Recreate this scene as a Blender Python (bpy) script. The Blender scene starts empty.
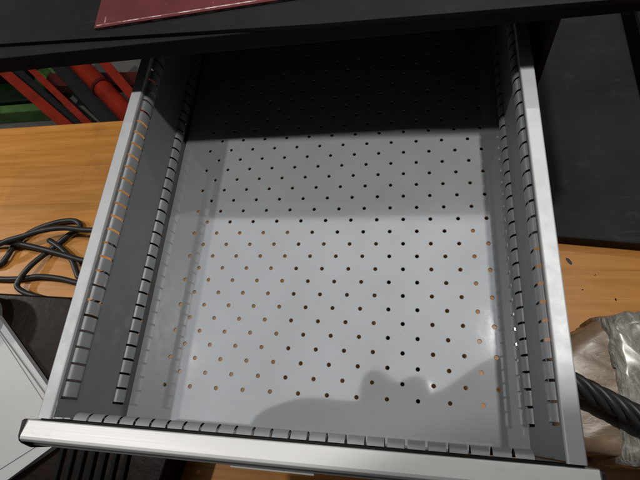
import bpy, math, random
from mathutils import Vector, Matrix
random.seed(7)
U = 0.038            # one hole pitch of the perforated drawer floor, in metres; all plans below are in pitches
S = bpy.context.scene
COL = S.collection

# ---------------------------------------------------------------- camera, world, lamps, exposure
CAMP = Vector((0.412, -7.474, 15.845))
cam = bpy.data.cameras.new('camera'); co = bpy.data.objects.new('camera', cam); COL.objects.link(co)
R0 = Vector((0.97571, 0.08124, -0.20353)); 
F = Vector((-0.20353, 0.37842, -0.90298)).normalized()
D = Vector((0.0, 0.0, 0.0))
CAM_RIGHT = Vector((0.9757, 0.0795, -0.2040))
CAM_RIGHT = (CAM_RIGHT - F * CAM_RIGHT.dot(F)).normalized()
CAM_UP = CAM_RIGHT.cross(F).normalized()
m = Matrix.Identity(4)
for i in range(3):
    m[i][0] = CAM_RIGHT[i]; m[i][1] = CAM_UP[i]; m[i][2] = -F[i]; m[i][3] = CAMP[i] * U
co.matrix_world = m
cam.sensor_width = 36; cam.lens = 454.07 / 640 * 36; cam.clip_start = 0.01; cam.clip_end = 100
S.camera = co

w = bpy.data.worlds.new('World'); S.world = w; w.use_nodes = True
nt = w.node_tree; nt.nodes.clear()
out = nt.nodes.new('ShaderNodeOutputWorld'); bg = nt.nodes.new('ShaderNodeBackground')
tc = nt.nodes.new('ShaderNodeTexCoord'); sp = nt.nodes.new('ShaderNodeSeparateXYZ')
nt.links.new(tc.outputs['Generated'], sp.inputs[0])
def wm(op, a, b=None, c=None):
    n = nt.nodes.new('ShaderNodeMath'); n.operation = op
    for i, v in enumerate((a, b, c)):
        if v is None: continue
        if hasattr(v, 'node'): nt.links.new(v, n.inputs[i])
        else: n.inputs[i].default_value = v
    return n.outputs[0]
def wstep(x, a, b):
    n = nt.nodes.new('ShaderNodeMapRange'); n.interpolation_type = 'SMOOTHSTEP'
    nt.links.new(x, n.inputs[0]); n.inputs[1].default_value = a; n.inputs[2].default_value = b
    return n.outputs[0]
zc = wm('MAXIMUM', sp.outputs[2], 0.02)
sx = wm('DIVIDE', sp.outputs[0], zc); sy = wm('DIVIDE', sp.outputs[1], zc)
# bright ceiling patch in the world, edges shaped for the floor reflection; dim elsewhere
msk = wm('MULTIPLY', wm('MULTIPLY', wstep(sx, -1.0, -0.7), wstep(sx, 0.55, 0.3)),
         wm('MULTIPLY', wstep(sy, -0.13, -0.06), wstep(sy, 0.483, 0.477)))
WORLD_BASE, WORLD_PATCH = 0.055, 0.66
val = wm('MULTIPLY_ADD', msk, WORLD_PATCH, WORLD_BASE)
cmb = nt.nodes.new('ShaderNodeCombineColor')
nt.links.new(wm('MULTIPLY', val, 0.97), cmb.inputs[0]); nt.links.new(val, cmb.inputs[1]); nt.links.new(wm('MULTIPLY', val, 1.03), cmb.inputs[2])
nt.links.new(cmb.outputs[0], bg.inputs['Color']); nt.links.new(bg.outputs[0], out.inputs[0])

def lamp(name, p, target, power, size, size_y=0, col=(1, .97, .92)):
    d = bpy.data.lights.new(name, 'AREA'); d.shape = 'RECTANGLE'; d.size = size; d.size_y = size_y or size; d.energy = power; d.color = col
    o = bpy.data.objects.new(name, d); COL.objects.link(o)
    p = Vector(p) * U; t = Vector(target) * U
    o.location = p; o.rotation_euler = (0, 0, 0)     # hung level, facing straight down
    return o
lamp('ceiling_lamp', (-45, 2.25, 60), (-3, -2, 0), 37, 0.08)
lamp('low_lamp', (10.9, 3.0, 35), (-3, -2, 0), 14.8, 0.05)  # low height made up so the arm shadows miss the drawer
lamp('ceiling_lamp', (17, 37.3, 60), (-3, 0, 0), 18, 0.05)
def spot(name, p, target, power, cone, size=.06, col=(1, .95, .88)):
    d = bpy.data.lights.new(name, 'SPOT'); d.spot_size = math.radians(cone); d.spot_blend = .5; d.shadow_soft_size = size; d.energy = power; d.color = col
    o = bpy.data.objects.new(name, d); COL.objects.link(o)
    p = Vector(p) * U; t = Vector(target) * U
    o.location = p; o.rotation_euler = (t - p).to_track_quat('-Z', 'Y').to_euler()
spot('fill_spot', (-66, 8, 24), (-22, 4, -7), 62, 30)  # added fill for the left bench, where the worktop leaves shadow bands
S.view_settings.view_transform = 'Standard'; S.view_settings.look = 'None'
S.view_settings.exposure = 0; S.view_settings.gamma = 1
S.render.engine = 'CYCLES'

# ---------------------------------------------------------------- helpers
class MB:
    def __init__(s): s.v = []; s.f = []; s.sm = []
    def add(s, vs, fs, smooth=False):
        n = len(s.v); s.v += [Vector(v) for v in vs]; s.f += [tuple(i + n for i in f) for f in fs]; s.sm += [smooth] * len(fs)
        return s
    def box(s, a, b, rot=0, c=None):
        x0, y0, z0 = a; x1, y1, z1 = b
        vs = [Vector(p) for p in ((x0,y0,z0),(x1,y0,z0),(x1,y1,z0),(x0,y1,z0),(x0,y0,z1),(x1,y0,z1),(x1,y1,z1),(x0,y1,z1))]
        if rot:
            cx, cy = c if c else ((x0+x1)/2, (y0+y1)/2); ca, sa = math.cos(rot), math.sin(rot)
            vs = [Vector((cx+(v.x-cx)*ca-(v.y-cy)*sa, cy+(v.x-cx)*sa+(v.y-cy)*ca, v.z)) for v in vs]
        return s.add(vs, [(0,3,2,1),(4,5,6,7),(0,1,5,4),(1,2,6,5),(2,3,7,6),(3,0,4,7)])
    def tube(s, path, r, n=10, cap=True, twist=0):
        path = [Vector(p) for p in path]; rings = []; up = Vector((0, 0, 1))
        for i, p in enumerate(path):
            t = (path[min(i+1, len(path)-1)] - path[max(i-1, 0)]).normalized()
            if abs(t.dot(up)) > .98: up = Vector((0, 1, 0))
            a = t.cross(up).normalized(); b = a.cross(t).normalized()
            rr = r[i] if isinstance(r, (list, tuple)) else r
            rings.append([p + (a*math.cos(2*math.pi*k/n) + b*math.sin(2*math.pi*k/n))*rr for k in range(n)])
        vs = [v for q in rings for v in q]
        fs = [(i*n+k, i*n+(k+1) % n, (i+1)*n+(k+1) % n, (i+1)*n+k) for i in range(len(path)-1) for k in range(n)]
        s.add(vs, fs, True)
        if cap: s.add(rings[0], [tuple(range(n))]); s.add(rings[-1], [tuple(range(n-1, -1, -1))])
        return s
    def extrude_x(s, prof, x0, x1, smooth=False):
        n = len(prof)
        vs = [(x0, y, z) for y, z in prof] + [(x1, y, z) for y, z in prof]
        s.add(vs, [(i, (i+1) % n, (i+1) % n + n, i + n) for i in range(n)], smooth)
        s.add([(x0, y, z) for y, z in prof], [tuple(range(n-1, -1, -1))]); s.add([(x1, y, z) for y, z in prof], [tuple(range(n))])
        return s
    def prism(s, poly, z0, z1):
        n = len(poly)
        s.add([(x, y, z0) for x, y in poly] + [(x, y, z1) for x, y in poly],
              [(i, (i+1) % n, (i+1) % n + n, i + n) for i in range(n)] + [tuple(range(n-1, -1, -1)), tuple(range(n, 2*n))])
        return s
    def build(s, name, mat, parent=None, bevel=0, fix=True):
        me = bpy.data.meshes.new(name); o = bpy.data.objects.new(name, me); COL.objects.link(o)
        org = Vector((0, 0, 0))
        if parent is not None:
            o.parent = parent
            org = BASE[parent.name]; BASE[o.name] = org + Vector((0, 0, 0))
        else:
            org = Vector((sum(v.x for v in s.v)/len(s.v), sum(v.y for v in s.v)/len(s.v), min(v.z for v in s.v)))
            o.location = org * U; BASE[o.name] = org
        me.from_pydata([(v - org) * U for v in s.v], [], s.f)
        for p, q in zip(me.polygons, s.sm): p.use_smooth = q
        me.materials.append(mat); me.update()
        if fix:
            import bmesh
            bm = bmesh.new(); bm.from_mesh(me); bmesh.ops.recalc_face_normals(bm, faces=bm.faces); bm.to_mesh(me); bm.free()
        if bevel:
            b = o.modifiers.new('bevel', 'BEVEL'); b.width = bevel * U; b.segments = 2; b.limit_method = 'ANGLE'; b.angle_limit = math.radians(40)
            b.harden_normals = False
        return o
BASE = {}
def thing(name, loc, label, cat, group=None):
    o = bpy.data.objects.new(name, None); COL.objects.link(o); o.empty_display_size = .05
    o.location = Vector(loc) * U; BASE[o.name] = Vector(loc)
    return tag(o, label, cat, group)
def tag(o, label, cat, group=None):
    o['label'] = label; o['category'] = cat
    if group: o['group'] = group
    return o
def spline(pts, k=8):
    pts = [Vector(p) for p in pts]; res = []
    P = [2*pts[0]-pts[1]] + pts + [2*pts[-1]-pts[-2]]
    for i in range(1, len(P)-2):
        a, b, c, d = P[i-1:i+3]
        for j in range(k):
            t = j/k
            res.append(.5*((2*b) + (c-a)*t + (2*a-5*b+4*c-d)*t*t + (3*b-a-3*c+d)*t**3))
    return res + [pts[-1]]

# ---------------------------------------------------------------- materials
class NM:
    def __init__(s, name, color=(.5,.5,.5), rough=.5, metal=0, **kw):
        s.m = bpy.data.materials.new(name); s.m.use_nodes = True; s.nt = s.m.node_tree
        s.b = s.nt.nodes['Principled BSDF']
        s.b.inputs['Base Color'].default_value = (*color, 1); s.b.inputs['Roughness'].default_value = rough; s.b.inputs['Metallic'].default_value = metal
        for k, v in kw.items(): s.b.inputs[k.replace('_', ' ')].default_value = v
    def n(s, t, **kw):
        x = s.nt.nodes.new(t)
        for k, v in kw.items(): setattr(x, k, v)
        return x
    def l(s, a, b): s.nt.links.new(a, b)
    def coords(s, scale=(1,1,1), rot=(0,0,0)):
        t = s.n('ShaderNodeTexCoord'); mp = s.n('ShaderNodeMapping'); mp.inputs['Scale'].default_value = scale; mp.inputs['Rotation'].default_value = rot
        s.l(t.outputs['Object'], mp.inputs['Vector']); return mp.outputs[0]
    def noise(s, vec, scale, detail=4, rough=.55, dist=0):
        x = s.n('ShaderNodeTexNoise'); x.inputs['Scale'].default_value = scale; x.inputs['Detail'].default_value = detail
        x.inputs['Roughness'].default_value = rough; x.inputs['Distortion'].default_value = dist
        s.l(vec, x.inputs['Vector']); return x.outputs['Fac']
    def ramp(s, fac, stops):
        r = s.n('ShaderNodeValToRGB'); e = r.color_ramp.elements
        while len(e) < len(stops): e.new(.5)
        for q, (p, c) in zip(e, stops): q.position = p; q.color = (*c, 1) if len(c) == 3 else c
        s.l(fac, r.inputs[0]); return r.outputs[0]
    def mix(s, fac, a, b, mode='MIX'):
        x = s.n('ShaderNodeMix', data_type='RGBA', blend_type=mode)
        for sock, v in ((x.inputs[0], fac), (x.inputs[6], a), (x.inputs[7], b)):
            if hasattr(v, 'node'): s.l(v, sock)
            else: sock.default_value = v if not isinstance(v, tuple) else (*v, 1)
        return x.outputs[2]
    def rng(s, x, a, b, c, d):
        n = s.n('ShaderNodeMapRange'); s.l(x, n.inputs[0])
        for i, v in enumerate((a, b, c, d)): n.inputs[i+1].default_value = v
        return n.outputs[0]
    def bump(s, h, strength, dist=.001):
        b = s.n('ShaderNodeBump'); b.inputs['Strength'].default_value = strength; b.inputs['Distance'].default_value = dist
        s.l(h, b.inputs['Height']); s.l(b.outputs[0], s.b.inputs['Normal'])
    def col(s, c): s.l(c, s.b.inputs['Base Color'])
    def rgh(s, r): s.l(r, s.b.inputs['Roughness'])

def grey_paint(name, col, rough, metal, scuff=True):
    k = NM(name, col, rough, metal)
    v = k.coords((1, 1, 1))
    big = k.noise(v, 9, 3); fine = k.noise(k.coords((1, 1, 1)), 55, 5, .65)
    c = k.mix(k.rng(big, .35, .7, 0, 1), tuple(x*.94 for x in col), tuple(x*1.05 for x in col))
    if scuff:
        sc = k.noise(k.coords((25, 180, 40), (0, 0, .7)), 1.0, 6, .7)
        c = k.mix(k.rng(sc, .72, .82, 0, .22), c, tuple(min(1, x*1.4) for x in col))
        dirt = k.noise(v, 140, 2)
        c = k.mix(k.rng(dirt, .74, .80, 0, .45), c, tuple(x*.45 for x in col))
    k.col(c)
    k.rgh(k.rng(fine, .3, .75, rough*.9, rough*1.15))
    pe = k.noise(v, 420, 2)
    k.bump(pe, .012 if rough < .1 else .04, .0004)
    return k.m
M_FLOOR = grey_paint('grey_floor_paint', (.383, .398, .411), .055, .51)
def wear(m_):
    nt_ = m_.node_tree; k = NM.__new__(NM); k.m = m_; k.nt = nt_; k.b = nt_.nodes['Principled BSDF']
    old = k.b.inputs['Base Color'].links[0].from_socket; orr = k.b.inputs['Roughness'].links[0].from_socket
    v = k.coords()
    scr = k.n('ShaderNodeMath', operation='MAXIMUM')
    def rotated(ang, sc):
        mp = k.n('ShaderNodeMapping'); mp.inputs['Rotation'].default_value = (0, 0, ang); k.l(v, mp.inputs['Vector'])
        m2 = k.n('ShaderNodeMapping'); m2.inputs['Scale'].default_value = sc; k.l(mp.outputs[0], m2.inputs['Vector']); return m2.outputs[0]
    a = k.rng(k.noise(rotated(.55, (5, 420, 3)), 1.0, 2, .5), .74, .755, 0, .6)
    b = k.rng(k.noise(rotated(-.9, (5, 420, 3)), 1.0, 2, .5), .74, .755, 0, .6)
    k.l(a, scr.inputs[0]); k.l(b, scr.inputs[1])
    brk = k.rng(k.noise(v, 14, 2), .48, .62, 0, .5)
    mu = k.n('ShaderNodeMath', operation='MULTIPLY'); k.l(scr.outputs[0], mu.inputs[0]); k.l(brk, mu.inputs[1])
    smg = k.rng(k.noise(v, 26, 6, .7), .56, .74, 0, 1)
    c = k.mix(k.rng(smg, 0, 1, 0, .16), old, (.30, .30, .295))
    c = k.mix(mu.outputs[0], c, (.55, .56, .56)); k.col(c)
    ad = k.n('ShaderNodeMath', operation='MULTIPLY_ADD'); k.l(smg, ad.inputs[0]); ad.inputs[1].default_value = .025; k.l(orr, ad.inputs[2]); k.l(ad.outputs[0], k.b.inputs['Roughness'])
wear(M_FLOOR)
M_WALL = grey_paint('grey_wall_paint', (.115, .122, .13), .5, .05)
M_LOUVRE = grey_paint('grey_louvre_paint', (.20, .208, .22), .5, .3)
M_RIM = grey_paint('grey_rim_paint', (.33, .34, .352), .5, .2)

k = NM('anodised_aluminium', (.50, .50, .49), .5, .45)
br = k.noise(k.coords((6, 900, 900)), 1, 3); k.rgh(k.rng(br, .3, .7, .47, .53))
sm = k.noise(k.coords((30, 70, 70)), 1, 6, .65); k.col(k.mix(k.rng(sm, .58, .74, 0, .8), (.51, .51, .505), (.43, .43, .42)))
k.bump(br, .02, .0003); M_ALU = k.m

def black(name, c=.012, rough=.5):
    k = NM(name, (c, c, c*1.03), rough); v = k.coords()
    k.col(k.mix(k.rng(k.noise(v, 30, 4), .4, .75, 0, 1), (c, c, c*1.03), (c*1.7, c*1.7, c*1.7)))
    k.b.inputs['Specular IOR Level'].default_value = .25
    k.bump(k.noise(v, 600, 2), .08, .0005); return k.m
M_BLACK = black('black_steel_paint', .005, .5)
M_TOP = black('matt_black_laminate', .004, .85)
M_PLASTIC = black('black_plastic', .012, .35)
M_CABLE = black('black_cable_rubber', .014, .42)

def mat_like(name, a, b, sc, speck):
    k = NM(name, (a, a, a), .7, Specular_IOR_Level=.15); v = k.coords()
    c = k.mix(k.rng(k.noise(v, 6, 5), .35, .7, 0, 1), (a, a, a*1.02), (b, b, b*1.02))
    c = k.mix(k.rng(k.noise(k.coords((4, 40, 10), (0, 0, .5)), 3, 6, .7), .60, .75, 0, .5), c, (sc, sc, sc))
    c = k.mix(k.rng(k.noise(v, 22, 5, .7), .60, .72, 0, .35), c, (sc, sc*.97, sc*.92))
    k.col(k.mix(k.rng(k.noise(v, 130, 1), speck, speck+.02, 0, .5), c, (.2, .17, .11))); k.bump(k.noise(v, 350, 3), .25, .001); return k.m
M_MAT = mat_like('rubber_mat', .006, .012, .03, .825); M_SLAB = mat_like('charcoal_board', .009, .017, .04, .82)
k = NM('oiled_wood', (.45, .22, .07), .45, Specular_IOR_Level=.2)
v = k.coords((2.2, 30, 30)); g = k.noise(v, 2.0, 6, .6, .4); g2 = k.noise(k.coords((5, 160, 160)), 1.5, 4, .6)
c = k.ramp(g, [(.25, (.31, .126, .023)), (.5, (.375, .162, .032)), (.75, (.44, .205, .046))])
c = k.mix(k.rng(g2, .5, .75, 0, .22), c, (.24, .08, .012))
bx = k.n('ShaderNodeTexBrick'); bx.offset = .37; bx.inputs['Scale'].default_value = 1
bx.inputs['Brick Width'].default_value = .62; bx.inputs['Row Height'].default_value = .055; bx.inputs['Mortar Size'].default_value = .0006
bx.inputs['Color1'].default_value = (.93, .92, .9, 1); bx.inputs['Color2'].default_value = (1.05, 1.04, 1.02, 1); bx.inputs['Mortar'].default_value = (.78, .74, .7, 1)
k.l(k.coords(), bx.inputs['Vector'])
c = k.mix(1.0, c, bx.outputs['Color'], 'MULTIPLY')
st = k.noise(k.coords(), 7, 5, .65); c = k.mix(k.rng(st, .60, .78, 0, .5), c, (.15, .055, .014))
k.col(c); k.rgh(k.rng(g, .3, .7, .28, .48)); k.bump(g2, .06, .0006); M_WOOD = k.m

k = NM('concrete', (.13, .125, .11), .8); v = k.coords()
k.col(k.mix(k.noise(v, 5, 6), (.05, .047, .042), (.12, .112, .10))); k.bump(k.noise(v, 60, 4), .3, .002); M_CONC = k.m

def enamel(name, c, rough=.4):
    k = NM(name, c, rough, Specular_IOR_Level=.2); v = k.coords()
    k.col(k.mix(k.rng(k.noise(v, 14, 5, .65), .45, .75, 0, .8), c, tuple(x*.45 for x in c))); k.bump(k.noise(v, 90, 3), .08, .001); return k.m
M_RED = enamel('red_enamel', (.19, .013, .004)); M_DRED = enamel('dark_red_enamel', (.05, .006, .005)); M_GREEN = enamel('green_enamel', (.005, .014, .004)); M_PGREEN = enamel('pale_green_enamel', (.065, .13, .036))
k = NM('red_card', (.22, .028, .035), .5, Specular_IOR_Level=.3); v = k.coords()
c = k.mix(k.rng(k.noise(v, 12, 5), .35, .7, 0, 1), (.075, .015, .017), (.105, .023, .025))
c = k.mix(k.rng(k.noise(k.coords((1, 1, 1)), 95, 3, .7), .71, .76, 0, .55), c, (.6, .45, .45)); k.col(c); M_BOOK = k.m
k = NM('white_card_edge', (.4, .33, .33), .6); k.col(k.mix(k.rng(k.noise(k.coords(), 70, 3), .4, .6, 0, 1), (.15, .06, .06), (.5, .42, .42))); M_EDGE = k.m
k = NM('white_paper', (.5, .5, .5), .6); k.col(k.mix(k.noise(k.coords(), 8, 4), (.33, .335, .34), (.40, .40, .395))); M_PAPER = k.m
k = NM('pale_grey_plastic', (.38, .39, .36), .4); k.col(k.mix(k.noise(k.coords(), 20, 4), (.13, .135, .12), (.19, .195, .18))); M_TUB = k.m
k = NM('dark_brown_plastic', (.022, .014, .011), .35, Specular_IOR_Level=.08); k.col(k.mix(k.noise(k.coords(), 16, 5), (.004, .0022, .0016), (.014, .007, .004))); k.bump(k.noise(k.coords(), 40, 4), .3, .003); M_BROWN = k.m
k = NM('brown_card', (.16, .085, .045), .35, Coat_Weight=.12, Coat_Roughness=.25, Specular_IOR_Level=.3); v = k.coords()
c = k.mix(k.rng(k.noise(v, 11, 5, .6), .35, .7, 0, 1), (.12, .078, .046), (.22, .16, .105)); k.col(c)
k.bump(k.noise(k.coords((30, 90, 30)), 1, 5, .6, 1.2), .25, .003); M_CARD = k.m
k = NM('stretch_film', (.45, .40, .34), .35, Coat_Weight=.3, Coat_Roughness=.2)
v = k.coords((22, 9, 22), (0, 0, .35)); wv = k.noise(v, 3.0, 6, .62, 1.6)
k.col(k.ramp(wv, [(.30, (.09, .08, .066)), (.5, (.17, .158, .138)), (.68, (.31, .297, .275))])); k.bump(wv, .8, .006); M_FILM = k.m
M_LABEL = NM('label_strip', (.55, .55, .54), .45).m
k = NM('skin', (.55, .32, .24), .5); M_SKIN = k.m
k = NM('navy_cloth', (.04, .042, .05), .8); k.bump(k.noise(k.coords(), 300, 3), .4, .001); M_CLOTH = k.m
M_JEANS = NM('dark_trouser_cloth', (.02, .022, .03), .85).m
M_HAIR = NM('dark_hair', (.06, .045, .035), .55).m
M_CAM = black('camera_body_plastic', .015, .35)

# ---------------------------------------------------------------- setting: floor, bench
g = MB().box((-110, -60, -25.0), (80, 110, -24.0)).build('concrete_floor', M_CONC); g['kind'] = 'structure'

bench = thing('workbench', (-5, -1, -8.2), 'wooden workbench top with warm orange grain under the open drawer', 'workbench')
ob = MB().box((-46, -13.2, -8.2), (30, 11.25, -7)).build('bench_top', M_WOOD, bench, .06)
for x, y in ((-44, -12), (28, -12), (-44, 10), (28, 10)):
    MB().box((x-1, y-1, -24), (x+1, y+1, -8.2)).build('leg', M_BLACK, bench, .05)
def blob(cx, cy, z, a, b, rot, h=.02):
    pts = []
    for i in range(14):
        t = 2*math.pi*i/14; r = 1 + random.uniform(-.15, .15)
        x, y = a*r*math.cos(t), b*r*math.sin(t)
        pts.append((cx + x*math.cos(rot) - y*math.sin(rot), cy + x*math.sin(rot) + y*math.cos(rot)))
    return MB().prism(pts, z, z+h)
blob(7.83, .90, -6.995, .21, .085, -1.0).build('knot_hole', M_BLACK, bench)
for (x, y, a) in ((8.25, -.55, .05), (9.6, -1.0, .07), (8.9, .2, .04)):
    blob(x, y, -6.995, a, a*.5, random.uniform(0, 3), .012).build('stain', M_BROWN, bench)

# ---------------------------------------------------------------- cabinet with its worktop
cab = thing('tool_cabinet', (-3, 12, -7), 'black steel tool cabinet with its worktop over the open grey drawer', 'cabinet')
MB().box((-18.5, 3.87, 5.15), (8.6, 13.2, 5.82)).build('worktop', M_TOP, cab, .03)
MB().box((-10.6, 6.2, -7), (-10.42, 13, 5.148)).build('side_panel', M_BLACK, cab)
MB().box((4.42, 3.9, -7), (4.6, 13, 5.148)).build('side_panel', M_TOP, cab)
MB().box((-10.418, 12.8, -7), (4.418, 13, 5.148)).build('back_panel', M_BLACK, cab)
for s, x in ((1, -10.40), (-1, 4.40)):
    MB().box((min(x, x+s*.1), 4.6, .6), (max(x, x+s*.1), 12.7, 1.5)).build('drawer_runner', M_BLACK, cab)
z = -.75
for h in (3.0, 3.0):
    fr = MB().box((-10.4, 3.0, z-h+.12), (4.4, 3.3, z)).build('drawer_front', M_BLACK, cab, .04)
    MB().extrude_x([(3.0, z-.15), (2.75, z-.2), (2.7, z-.5), (2.85, z-.6), (3.0, z-.55)], -10.3, 4.3).build('handle', M_PLASTIC, fr)
    z -= h

mat = MB().prism([(-18.3, 4.66), (-14.5, 4.42), (-2.4, 3.75), (6.1, 3.50), (8.5, 3.44), (8.5, 13), (-18.3, 13)], 5.825, 5.98).build('rubber_mat', M_MAT, None, .012)
tag(mat, 'dark grey rubber mat lying on the cabinet worktop at the top edge', 'mat')

# red booklet on the mat
bk = thing('red_folder', (-6, 6, 5.98), 'dark red folder with scuffed white edges on the rubber mat', 'folder')
def quad(pts, z0, z1): return MB().prism(pts, z0, z1)
quad([(-10.27, 4.50), (-3.1, 4.86), (3.6, 5.20), (3.1, 11.6), (-10.75, 10.9)], 6.05, 6.09).build('cover', M_BOOK, bk)
quad([(-10.24, 4.53), (-3.1, 4.89), (3.57, 5.23), (3.07, 11.57), (-10.72, 10.87)], 5.982, 6.048).build('pages', M_EDGE, bk)
ln = MB()
def strip(a, b, wd, z0, h):
    a = Vector((*a, 0)); b = Vector((*b, 0)); n = Vector((-(b-a).y, (b-a).x, 0)).normalized()*wd/2
    ln.prism([tuple((p)[:2]) for p in (a-n, b-n, b+n, a+n)], z0, z0+h)
strip((-10.2, 4.62), (3.5, 5.32), .045, 6.088, .006)
for x in (-9.9, -4.2):
    strip((x, 4.66+.051*(x+10)), (x-.05, 4.98+.051*(x+10)), .05, 6.088, .006)
ln.build('printed_line', M_EDGE, bk)

# ---------------------------------------------------------------- the drawer
XL, XR, YF, YB = -9.88, 3.78, -7.83, 12.0
dr = thing('drawer', (-3, 0, -.4), 'open grey steel drawer with perforated floor and slotted side walls', 'drawer')
def perforated_floor():
    b = MB(); n = 16; th = .03; r = .068
    x0 = -9.75
    rows = range(15, -23, -1)
    for rr in rows:
        cy = -rr*.5
        for i in range(27):
            cx = x0 + .25 + .5*i
            c2 = round(cx*2)
            sq = [(cx-.25, cy-.25), (cx+.25, cy-.25), (cx+.25, cy+.25), (cx-.25, cy+.25)]
            if (c2 + rr) % 2 == 0 and -17 <= c2 <= 6 and -21 <= rr <= 13:
                o_, i_, d_, e_ = [], [], [], []
                for kk in range(n):
                    t = 2*math.pi*kk/n; ca, sa = math.cos(t), math.sin(t); mx = max(abs(ca), abs(sa))
                    o_.append((cx+.25*ca/mx, cy+.25*sa/mx, 0)); i_.append((cx+(r+.013)*ca, cy+(r+.013)*sa, 0)); e_.append((cx+r*ca, cy+r*sa, -.014)); d_.append((cx+r*ca, cy+r*sa, -.06))
                b.add(o_+i_+e_+d_, [(t_*n+kk, t_*n+(kk+1) % n, (t_+1)*n+(kk+1) % n, (t_+1)*n+kk) for t_ in range(3) for kk in range(n)])
            else:
                b.add([(x, y, 0) for x, y in sq], [(0, 1, 2, 3)])
    b.box((-9.75, -7.83, -.03), (3.75, -7.75, 0)); b.box((3.75, -7.83, -.03), (3.778, 12, 0)); b.box((-9.75, 11.25, -.03), (3.75, 12, 0))
    return b
fl = perforated_floor().build('floor_panel', M_FLOOR, dr, 0, False)
MB().box((-9.98, -7.8, -.42), (-9.62, 12, -.38)).build('gap_shade_plate', M_BLACK, dr)  # black plates put below the floor edges to darken the gap line
MB().box((3.7, -7.8, -.42), (3.98, 12, -.38)).build('gap_shade_plate', M_BLACK, dr)

BUMP = [(math.cos(math.pi*(i/8-.5)), math.sin(math.pi*(i/8-.5))) for i in range(9)]
def louvre_wall(place, ys, y0, y1, bands, phase, half=.038, dep=.14):
    """flat sheet wall (along its own length axis y) with rows of pressed louvres: returns wall mesh, list of louvre meshes"""
    wall = MB(); rows = [MB() for _ in bands]
    zs = [ys[0]]
    for a, b in bands: zs += [a, b]
    zs.append(ys[1])
    slots = []
    k0 = math.floor((y0-phase)/.5)-1
    kk = k0
    while phase+kk*.5 < y1+.5:
        c = phase+kk*.5
        if c-half > y0+.35 and c+half < y1-.35: slots.append(c)
        kk += 1
    edges = [y0] + [e for c in slots for e in (c-half, c+half)] + [y1]
    for i in range(len(edges)-1):
        a, b = edges[i], edges[i+1]; is_slot = i % 2 == 1
        first = i == 0; last = i == len(edges)-2
        for j in range(len(zs)-1):
            za, zb = zs[j], zs[j+1]; band = j % 2 == 1
            if not band or first or last:
                wall.add([place(a, za, 0), place(b, za, 0), place(b, zb, 0), place(a, zb, 0)], [(0, 1, 2, 3)])
            elif not is_slot:
                bnd = (za+zb)/2; hh = (zb-za)/2
                prof = [(bnd+sn*hh*.86, dep*cs) for cs, sn in BUMP]
                r = rows[(j-1)//2]
                vs = []
                for (zz, d) in prof:
                    vs += [place(a, zz, d), place(b, zz, d)]
                r.add(vs, [(2*q, 2*q+1, 2*q+3, 2*q+2) for q in range(len(prof)-1)], True)
                for (zq, zw) in ((za, bnd-hh*.86), (bnd+hh*.86, zb)):
                    wall.add([place(a, zq, 0), place(b, zq, 0), place(b, zw, 0), place(a, zw, 0)], [(0, 1, 2, 3)])
    return wall, rows
def solid(o, t):
    mm = o.modifiers.new('sheet', 'SOLIDIFY'); mm.thickness = t*U; mm.offset = -1
def side(x, s, phase):
    pl = lambda y, z, d: (x + s*d, y, z)
    wl, rows = louvre_wall(pl, (-.38, 3.42), YF+.03, YB, ((.12, .80), (2.62, 3.34)), phase)
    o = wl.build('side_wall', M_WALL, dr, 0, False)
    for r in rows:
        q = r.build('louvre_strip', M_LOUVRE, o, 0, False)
    # folded rim: box section standing outward of the wall
    a, b = x, x - s*.43
    rm = MB(); c = .05
    prof = [(0, 3.42), (0.0, 3.52), (.03, 3.55), (.40, 3.55), (.43, 3.52), (.43, 3.05), (.40, 3.05), (.40, 3.42)]
    n = len(prof)
    vs = [(x - s*p, YF-.02, zz) for p, zz in prof] + [(x - s*p, YB, zz) for p, zz in prof]
    rm.add(vs, [(i, (i+1) % n, (i+1) % n+n, i+n) for i in range(n)]); rm.add(vs[:n], [tuple(range(n))]); rm.add(vs[n:], [tuple(range(n))])
    rm.build('rim', M_RIM, o, .02)
    MB().box((min(x-s*.12, x-s*.40), YF+.3, .0), (max(x-s*.12, x-s*.40), YB, 1.25)).build('slide_rail', M_BLACK, o)
    return o
side(XL, 1, .25); side(XR, -1, 0.0)

pl = lambda x, z, d: (x, YF + d, z)
wl, rows = louvre_wall(pl, (-.38, 3.45), XL+.01, XR-.01, ((2.80, 3.38),), .18, dep=.21)
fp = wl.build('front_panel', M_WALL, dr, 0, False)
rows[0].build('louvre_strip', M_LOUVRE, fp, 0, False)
MB().box((XL-.38, -7.909, 2.5), (XR+.38, -7.853, 3.44)).build('slot_dark_sheet', M_TOP, fp)  # black sheet added behind the louvres so their slots read dark
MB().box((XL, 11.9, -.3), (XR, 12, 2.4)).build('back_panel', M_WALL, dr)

hp = [(-7.91, 2.2), (-7.91, 3.42), (-7.93, 3.45), (-8.0, 3.465), (-8.36, 3.54), (-8.44, 3.53), (-8.50, 3.44), (-8.51, 3.22), (-8.44, 3.12), (-8.44, 3.02), (-8.60, 2.96), (-8.62, 2.90), (-8.62, 2.2)]
hd = MB().extrude_x(hp, -10.70, 4.46).build('handle_rail', M_ALU, dr, .015)
cp = [(-7.90, 2.15), (-7.90, 3.46), (-7.95, 3.55), (-8.36, 3.53), (-8.49, 3.46), (-8.56, 3.34), (-8.68, 2.95), (-8.68, 2.15)]
MB().extrude_x(cp, -10.78, -10.70).build('end_cap', M_PLASTIC, hd, .03)
MB().extrude_x(cp, 4.46, 4.54).build('end_cap', M_PLASTIC, hd, .03)
MB().box((-4.45, -8.665, 2.3), (-2.15, -8.622, 2.975)).build('label_strip', M_LABEL, hd, .01)

# black sheet added under the drawer to block light showing through its holes
MB().box((-10.41, 3.3, -.72), (4.41, 12.7, -.66)).build('light_block_sheet', M_BLACK, cab)

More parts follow.
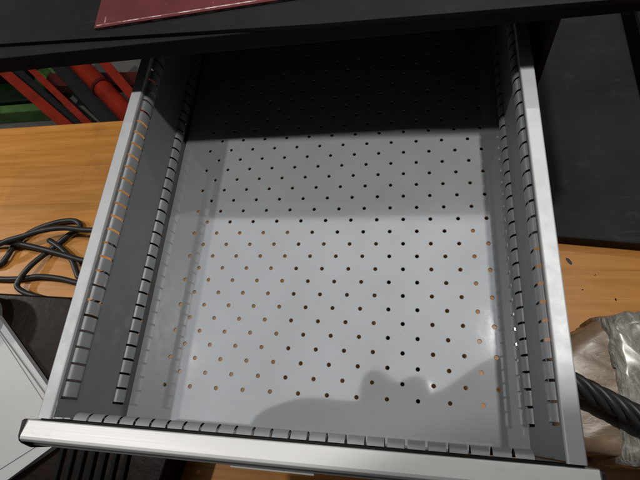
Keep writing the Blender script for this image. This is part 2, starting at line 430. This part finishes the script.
# ---------------------------------------------------------------- things on the bench
st = MB().tube(spline([(-.2, 2.6, -6.9), (-.3, 1.0, -6.8), (-.25, -2.5, -6.8), (-.15, -6.3, -6.8), (-.1, -7.4, -6.85)], 6), .0, 4)
st = MB().prism([(-1.15, 2.6), (.45, 2.6), (.72, -6.4), (-.85, -6.4)], -6.995, -6.9).build('rubber_strip', M_MAT, None, .02)
tag(st, 'black rubber strip seen on the bench through a column of drawer holes', 'strip')

slab = MB().prism([(4.64, 2.02), (7.55, 1.84), (11.9, 1.36), (12.2, 9.5), (12.3, 22), (4.64, 22.5)], -6.995, -6.2).build('black_slab', M_SLAB, None, .1)
tag(slab, 'dark grey scuffed slab lying on the bench right of the drawer', 'slab')
c2 = thing('dark_block', (16, 10, -7), 'black block added for the dark area at the upper right beside the dark slab', 'case')  # added block, keeps the pale floor out of the dark corner
MB().box((12.36, 3.5, -6.99), (22, 24, -5.4)).build('body', M_BLACK, c2, .25)
MB().box((12.33, 3.4, -5.398), (22.05, 24.05, -5.0)).build('lid', M_TOP, c2, .2)

# cable coil
cp2 = [(-17.15,-1.1),(-18.58,-0.77),(-19.29,-0.66),(-20.59,-0.41),(-22.03,-0.32),(-23.23,-0.47),(-24.68,-0.51),(-26.24,-0.38),(-26.69,0.2),(-25.1,0.48),(-24.53,1.84),(-23.55,2.72),(-22.07,3.28),(-20.83,3.42),(-20.23,3.15),(-20.26,2.81),(-20.84,2.38),(-21.78,1.44),(-22.61,0.27),(-23.11,-0.79),(-22.74,-1.26),(-21.55,-1.61),(-19.55,-1.93),(-17.85,-2.02),(-16.38,-0.93),(-17.37,0.2),(-19.21,0.65),(-20.74,1.04),(-22.51,1.43),(-24.1,1.71),(-25.63,1.75),(-27.1,1.56),(-27.07,0.61),(-25.69,0.97),(-24.46,1.67),(-23.28,2.02),(-22.12,2.37),(-20.72,2.55),(-19.25,2.42),(-17.4,2.06),(-17.06,0.29),(-18.88,-0.37),(-19.32,-0.07),(-19.93,0.72),(-20.88,1.45),(-21.99,2.03)]
p3 = []
for i, (x, y) in enumerate(cp2):
    z = -6.74 + (.42 if 24 <= i <= 31 else .8 if 33 <= i <= 39 else .12 if i > 40 else .25 if 18 <= i < 24 else 0)
    p3.append((x, y, z))
cb = MB().tube(spline(p3, 6), .17, 10).build('power_cable', M_CABLE)
tag(cb, 'loosely coiled black cable on the wooden bench left of the drawer', 'cable')

# dark case at lower left, papers on it, pale tub beside it
cs = thing('ribbed_case', (-16, -7, -7), 'dark brown ribbed plastic case under the white papers at left', 'case')
A = [(-24.5, -2.0), (-17.6, -2.2), (-13.2, -5.6), (-10.3, -8.9), (-11.0, -13.0), (-24.5, -13.0)]
MB().prism(A, -6.995, -5.0).build('body', M_BROWN, cs, .2)
A2 = [(-24.6, -1.9), (-17.5, -2.1), (-13.0, -5.55), (-10.15, -8.9), (-10.9, -13.1), (-24.6, -13.1)]
MB().prism(A2, -4.998, -4.6).build('lid', M_BROWN, cs, .12)
rb = MB()
for i in range(7):
    x = -15.6 + i*.55
    rb.box((x, -12.8, -4.6), (x+.22, -9.0, -4.42))
rb.build('ribs', M_TOP, cs, .05)

pp = thing('paper_stack', (-20, -8, -4.6), 'stack of white papers with a creased top sheet at lower left', 'paper')
def sheet(c, e1, e2, l1, l2, z0, z1, name, mt=M_PAPER):
    c = Vector((*c, 0)); a = Vector((*e1, 0)).normalized()*l1; b = Vector((*e2, 0)).normalized()*l2
    return MB().prism([tuple(p[:2]) for p in (c, c+a, c+a+b, c+b)], z0, z1).build(name, mt, pp)
sheet((-14.75, -8.45), (-5.6, 4.4), (-2.3, -1.75), 10, 9, -4.58, -4.25, 'sheet')
sheet((-14.95, -8.55), (-5.6, 4.25), (-2.3, -1.9), 10, 9, -4.245, -4.12, 'sheet')
sheet((-15.45, -8.5), (-5.6, 4.55), (-2.3, -1.6), 9.5, 8, -4.115, -4.06, 'sheet')
tb = thing('plastic_tub', (-22, -2.6, -4.6), 'pale grey plastic tub at the left edge below the cable', 'tub')
MB().tube([(-22.7, -3.5, -4.59), (-22.7, -3.5, -3.6)], [1.35, 1.5], 28).build('body', M_TUB, tb)
MB().tube([(-22.7, -3.5, -3.59), (-22.7, -3.5, -3.3)], [1.6, 1.6], 28).build('lid', M_TUB, tb, .05)

# wrapped bundle at the right
wb = thing('wrapped_box', (9, -5, -7), 'brown cardboard box wrapped in wrinkled clear film at lower right', 'box')
def lumpy(poly, z0, z1, amp, seed, nz=6, inset=.35):
    rnd = random.Random(seed); b = MB(); pts = []
    n0 = len(poly)
    for i in range(n0):
        p, q = Vector((*poly[i], 0)), Vector((*poly[(i+1) % n0], 0)); kk = max(1, int((q-p).length/.35))
        for j in range(kk): pts.append(p.lerp(q, j/kk))
    n = len(pts); c = sum(pts, Vector())/n; rings = []
    for a in range(nz+1):
        t = a/nz; sc = 1 - inset*max(0, t-.6)**2
        rings.append([Vector((c.x+(p.x-c.x)*sc + rnd.uniform(-amp, amp), c.y+(p.y-c.y)*sc + rnd.uniform(-amp, amp), z0+(z1-z0)*t + (rnd.uniform(-amp, amp) if 0 < a else 0))) for p in pts])
    for q in range(1, 6):
        f = 1 - q/6
        rings.append([Vector((c.x+(p.x-c.x)*f*.94, c.y+(p.y-c.y)*f*.94, z1 + rnd.uniform(-amp, amp)*1.3 + .08)) for p in pts])
    vs = [v for r in rings for v in r] + [Vector((c.x, c.y, z1+.1))]
    fs = [(i*n+j, i*n+(j+1) % n, (i+1)*n+(j+1) % n, (i+1)*n+j) for i in range(len(rings)-1) for j in range(n)]
    fs += [((len(rings)-1)*n+j, (len(rings)-1)*n+(j+1) % n, len(vs)-1) for j in range(n)]
    return b.add(vs, fs, True)
lumpy([(5.6, -7.6), (8.3, -7.9), (13.5, -8.0), (13.5, -2.3), (9.2, -2.3), (7.76, -2.5), (6.5, -3.3), (5.6, -4.1)], -6.99, -4.1, .05, 3).build('cardboard', M_CARD, wb)
lumpy([(7.5, -8.05), (13.7, -8.15), (13.7, -2.15), (9.2, -2.15), (7.65, -2.42), (7.75, -5.0)], -6.98, -3.92, .09, 5).build('film', M_FILM, wb)
sb = MB()
base = spline([(4.6, -4.5, -3.4), (5.9, -5.15, -3.25), (7.18, -5.8, -3.3), (8.37, -6.45, -3.25), (10.2, -7.6, -3.35), (12.5, -9.6, -4.2)], 10)
for q in range(5):
    pth = []
    for i, p in enumerate(base):
        t = i*.32 + q*2*math.pi/5
        pth.append(p + Vector((.18*math.cos(t)*.6, .22*math.cos(t), .2*math.sin(t))))
    sb.tube(pth, .17, 8)
sb = sb.build('cable_bundle', M_CABLE); tag(sb, 'black twisted cable bundle lying across the film wrapped box', 'cable')

# ---------------------------------------------------------------- red frame and green machine behind the bench
rf = thing('red_trolley', (-38, 25, -24), 'red steel trolley frame with diagonal bars on the floor behind the bench', 'trolley')
def bar(a, b, wd, th, name, mt, par):
    a, b = Vector(a), Vector(b); t = (b-a).normalized(); n = t.cross(Vector((0, 0, 1))).normalized()*wd/2; u = n.cross(t).normalized()*th/2
    vs = [p+x for p in (a, b) for x in (-n-u, n-u, n+u, -n+u)]
    return MB().add(vs, [(0,1,2,3),(4,7,6,5),(0,4,5,1),(1,5,6,2),(2,6,7,3),(3,7,4,0)]).build(name, mt, par, .06)
bar((-52, 32.2, -17.5), (-33, 18.0, -18.5), 1.15, .8, 'diagonal_bar', M_RED, rf)
bar((-46.5, 31.2, -17.6), (-30.6, 18.0, -18.4), .75, .8, 'diagonal_bar', M_RED, rf)
bar((-50, 32.0, -18.6), (-31.8, 17.9, -19.2), 1.3, .5, 'diagonal_bar', M_BLACK, rf)
bar((-42.5, 31.5, -19.2), (-28.9, 18.8, -19.6), 1.9, .8, 'diagonal_bar', M_BLACK, rf)
tbp = [Vector((-41.0, 32.4, -17.6)).lerp(Vector((-27.0, 19.4, -18.2)), t/10) for t in range(11)]
tu = MB().tube(tbp, 1.0, 18).build('tube', M_RED, rf)
cc = Vector((-41.0, 32.4, -17.6)).lerp(Vector((-27.0, 19.4, -18.2)), .585); dd = Vector((14, -13, -.6)).normalized()
MB().tube([cc-dd*.22, cc+dd*.22], 1.14, 18).build('collar', M_DRED, tu)
bar((-42, 27.8, -19.6), (-24, 26.3, -19.6), 1.9, 1.2, 'cross_bar', M_DRED, rf)
bar((-36, 31, -17.5), (-26.5, 21.0, -18), 1.0, .8, 'diagonal_bar', M_RED, rf)
for x, y in ((-48, 29.5), (-33, 18.4), (-27.5, 20), (-39, 30.6)):
    MB().tube([(x, y, -24), (x, y, -18.6)], .5, 10).build('leg', M_DRED, rf)
gm = thing('green_machine', (-52, 31, -24), 'green painted machine base with a pale green rail behind the red trolley', 'machine')
MB().box((-66, 27.5, -23.99), (-44.5, 44, -21.8)).build('base', M_GREEN, gm, .2)
MB().box((-66, 25.9, -23.99), (-43.4, 27.1, -21.9)).build('rail', M_PGREEN, gm, .15)
MB().box((-64, 30.5, -21.8), (-47, 42, -18.5)).build('housing', M_BLACK, gm, .3)
MB().box((-46.5, 28.6, -21.8), (-43.0, 33.5, -21.2)).build('bracket', M_PGREEN, gm, .15)

# ---------------------------------------------------------------- the photographer, whose reflection lies on the drawer floor
def skin_mesh(name, verts, edges, mat, parent, sub=2, root=0):
    me = bpy.data.meshes.new(name); o = bpy.data.objects.new(name, me); COL.objects.link(o)
    org = BASE[parent.name] if parent else Vector(verts[root][0])
    if parent: o.parent = parent
    else: o.location = org*U
    BASE[o.name] = org
    me.from_pydata([(Vector(v[0])-org)*U for v in verts], edges, [])
    md = o.modifiers.new('skin', 'SKIN'); md.use_smooth_shade = True
    for i, v in enumerate(verts):
        r = v[1]; r = r if isinstance(r, tuple) else (r, r)
        me.skin_vertices[0].data[i].radius = (r[0]*U, r[1]*U)
    me.skin_vertices[0].data[root].use_root = True
    sb_ = o.modifiers.new('subdivision', 'SUBSURF'); sb_.levels = sub; sb_.render_levels = sub
    me.materials.append(mat)
    return o
def chain(V, E, start, pts):
    prev = start
    for p, r in pts:
        V.append((p, r)); E.append((prev, len(V)-1)); prev = len(V)-1
    return prev
V = [((0, -18.2, -1.5), (3.6, 2.6))]; E = []
spine = chain(V, E, 0, [((0, -17.6, 3), (3.4, 2.4)), ((-.1, -16.0, 8.5), (3.7, 2.5)), ((-.3, -13.4, 13.6), (3.6, 2.3))])
neck = chain(V, E, spine, [((-.8, -10.4, 17.6), 1.5), ((-1.1, -8.6, 19.4), 1.4)])
head = chain(V, E, neck, [((-1.2, -6.7, 20.8), (1.8, 2.0)), ((-1.2, -5.5, 22.1), (2.0, 2.2)), ((-1.2, -4.7, 23.1), (1.5, 1.7))])
HANDS = []
for sx_, path in ((-1, [((-5.4, -11.4, 16.6), 2.0), ((-8.2, -9.6, 17.4), 2.0), ((-10.6, -8.1, 18.0), 1.8), ((-6.8, -7.2, 18.6), 1.9), ((-4.4, -7.1, 18.8), 1.5), ((-2.6, -6.8, 18.9), (1.3, 1.6)), ((-.9, -6.7, 19.1), (1.6, 1.8))]),
                  (1, [((4.8, -11.0, 17.2), 2.4), ((5.1, -7.6, 18.9), 3.0), ((10.4, -2.9, 19.2), 2.5), ((7.2, -3.0, 19.8), 2.1), ((4.9, -4.8, 19.6), 2.0), ((2.6, -6.7, 19.0), (2.0, 2.2)), ((1.3, -6.6, 19.2), (1.9, 2.0))])):
    e = chain(V, E, spine, path); HANDS.append((sx_, e))
    px, py, pz = path[-1][0]
    for q in range(4):
        o_ = (q-1.5)*.42
        chain(V, E, e, [((px - sx_*.55, py + .5 + o_*.5, pz + o_*.7), .25), ((px - sx_*1.0, py + .85 + o_*.5, pz + .1 + o_*.7), .22), ((px - sx_*1.55, py + .75 + o_*.5, pz + .1 + o_*.7), .19)])
    chain(V, E, e, [((px - sx_*.4, py - .6, pz - .1), .28), ((px - sx_*1.1, py - .95, pz + .05), .24)])
chain(V, E, spine, [((3.0, -9.4, 17.6), 2.2), ((2.9, -7.9, 19.0), 2.2)])  # extra lump added to block a bright gap in the reflection
for sx_ in (-1, 1):
    chain(V, E, 0, [((sx_*2.0, -18.3, -4), (2.2, 2.2)), ((sx_*2.3, -18.0, -12.5), (1.55, 1.6)), ((sx_*2.4, -18.4, -18), 1.4), ((sx_*2.5, -18.0, -22.6), .95), ((sx_*2.6, -17.0, -23.3), (.9, .7)), ((sx_*2.8, -14.8, -23.5), (.9, .5))])
man = skin_mesh('person', V, E, M_CLOTH, None)
tag(man, 'person in dark clothes leaning over the drawer, reflected in its floor', 'person')
hair = skin_mesh('hair', [((-4.3, -4.9, 23.0), (2.2, 2.2)), ((-3.2, -5.0, 23.1), (2.7, 2.7)), ((-2.1, -5.9, 23.1), (2.7, 2.7)), ((-1.1, -6.3, 23.2), (2.7, 2.7)), ((-.1, -6.1, 23.1), (2.7, 2.7)), ((1.0, -5.3, 23.1), (2.7, 2.7)), ((2.1, -5.4, 23.0), (2.2, 2.2))], [(0, 1), (1, 2), (2, 3), (3, 4), (4, 5), (5, 6)], M_HAIR, man, 2)
cmr = thing('compact_camera', (.55, -7.75, 17.3), 'small black compact camera held in the hands of the person', 'camera')
def camera_body():
    b = MB(); c = CAMP - F*1.5; r = CAM_RIGHT; u = CAM_UP
    vs = [c + r*a*1.3 + u*bb*.8 - F*cc*.3 for a in (-1, 1) for bb in (-1, 1) for cc in (-1, 1)]
    b.add(vs, [(0,1,3,2),(4,6,7,5),(0,4,5,1),(2,3,7,6),(0,2,6,4),(1,5,7,3)])
    b.build('body', M_CAM, cmr, .12)
    MB().tube([c + F*.3, c + F*.75], .55, 20).build('lens', M_PLASTIC, cmr)
camera_body()
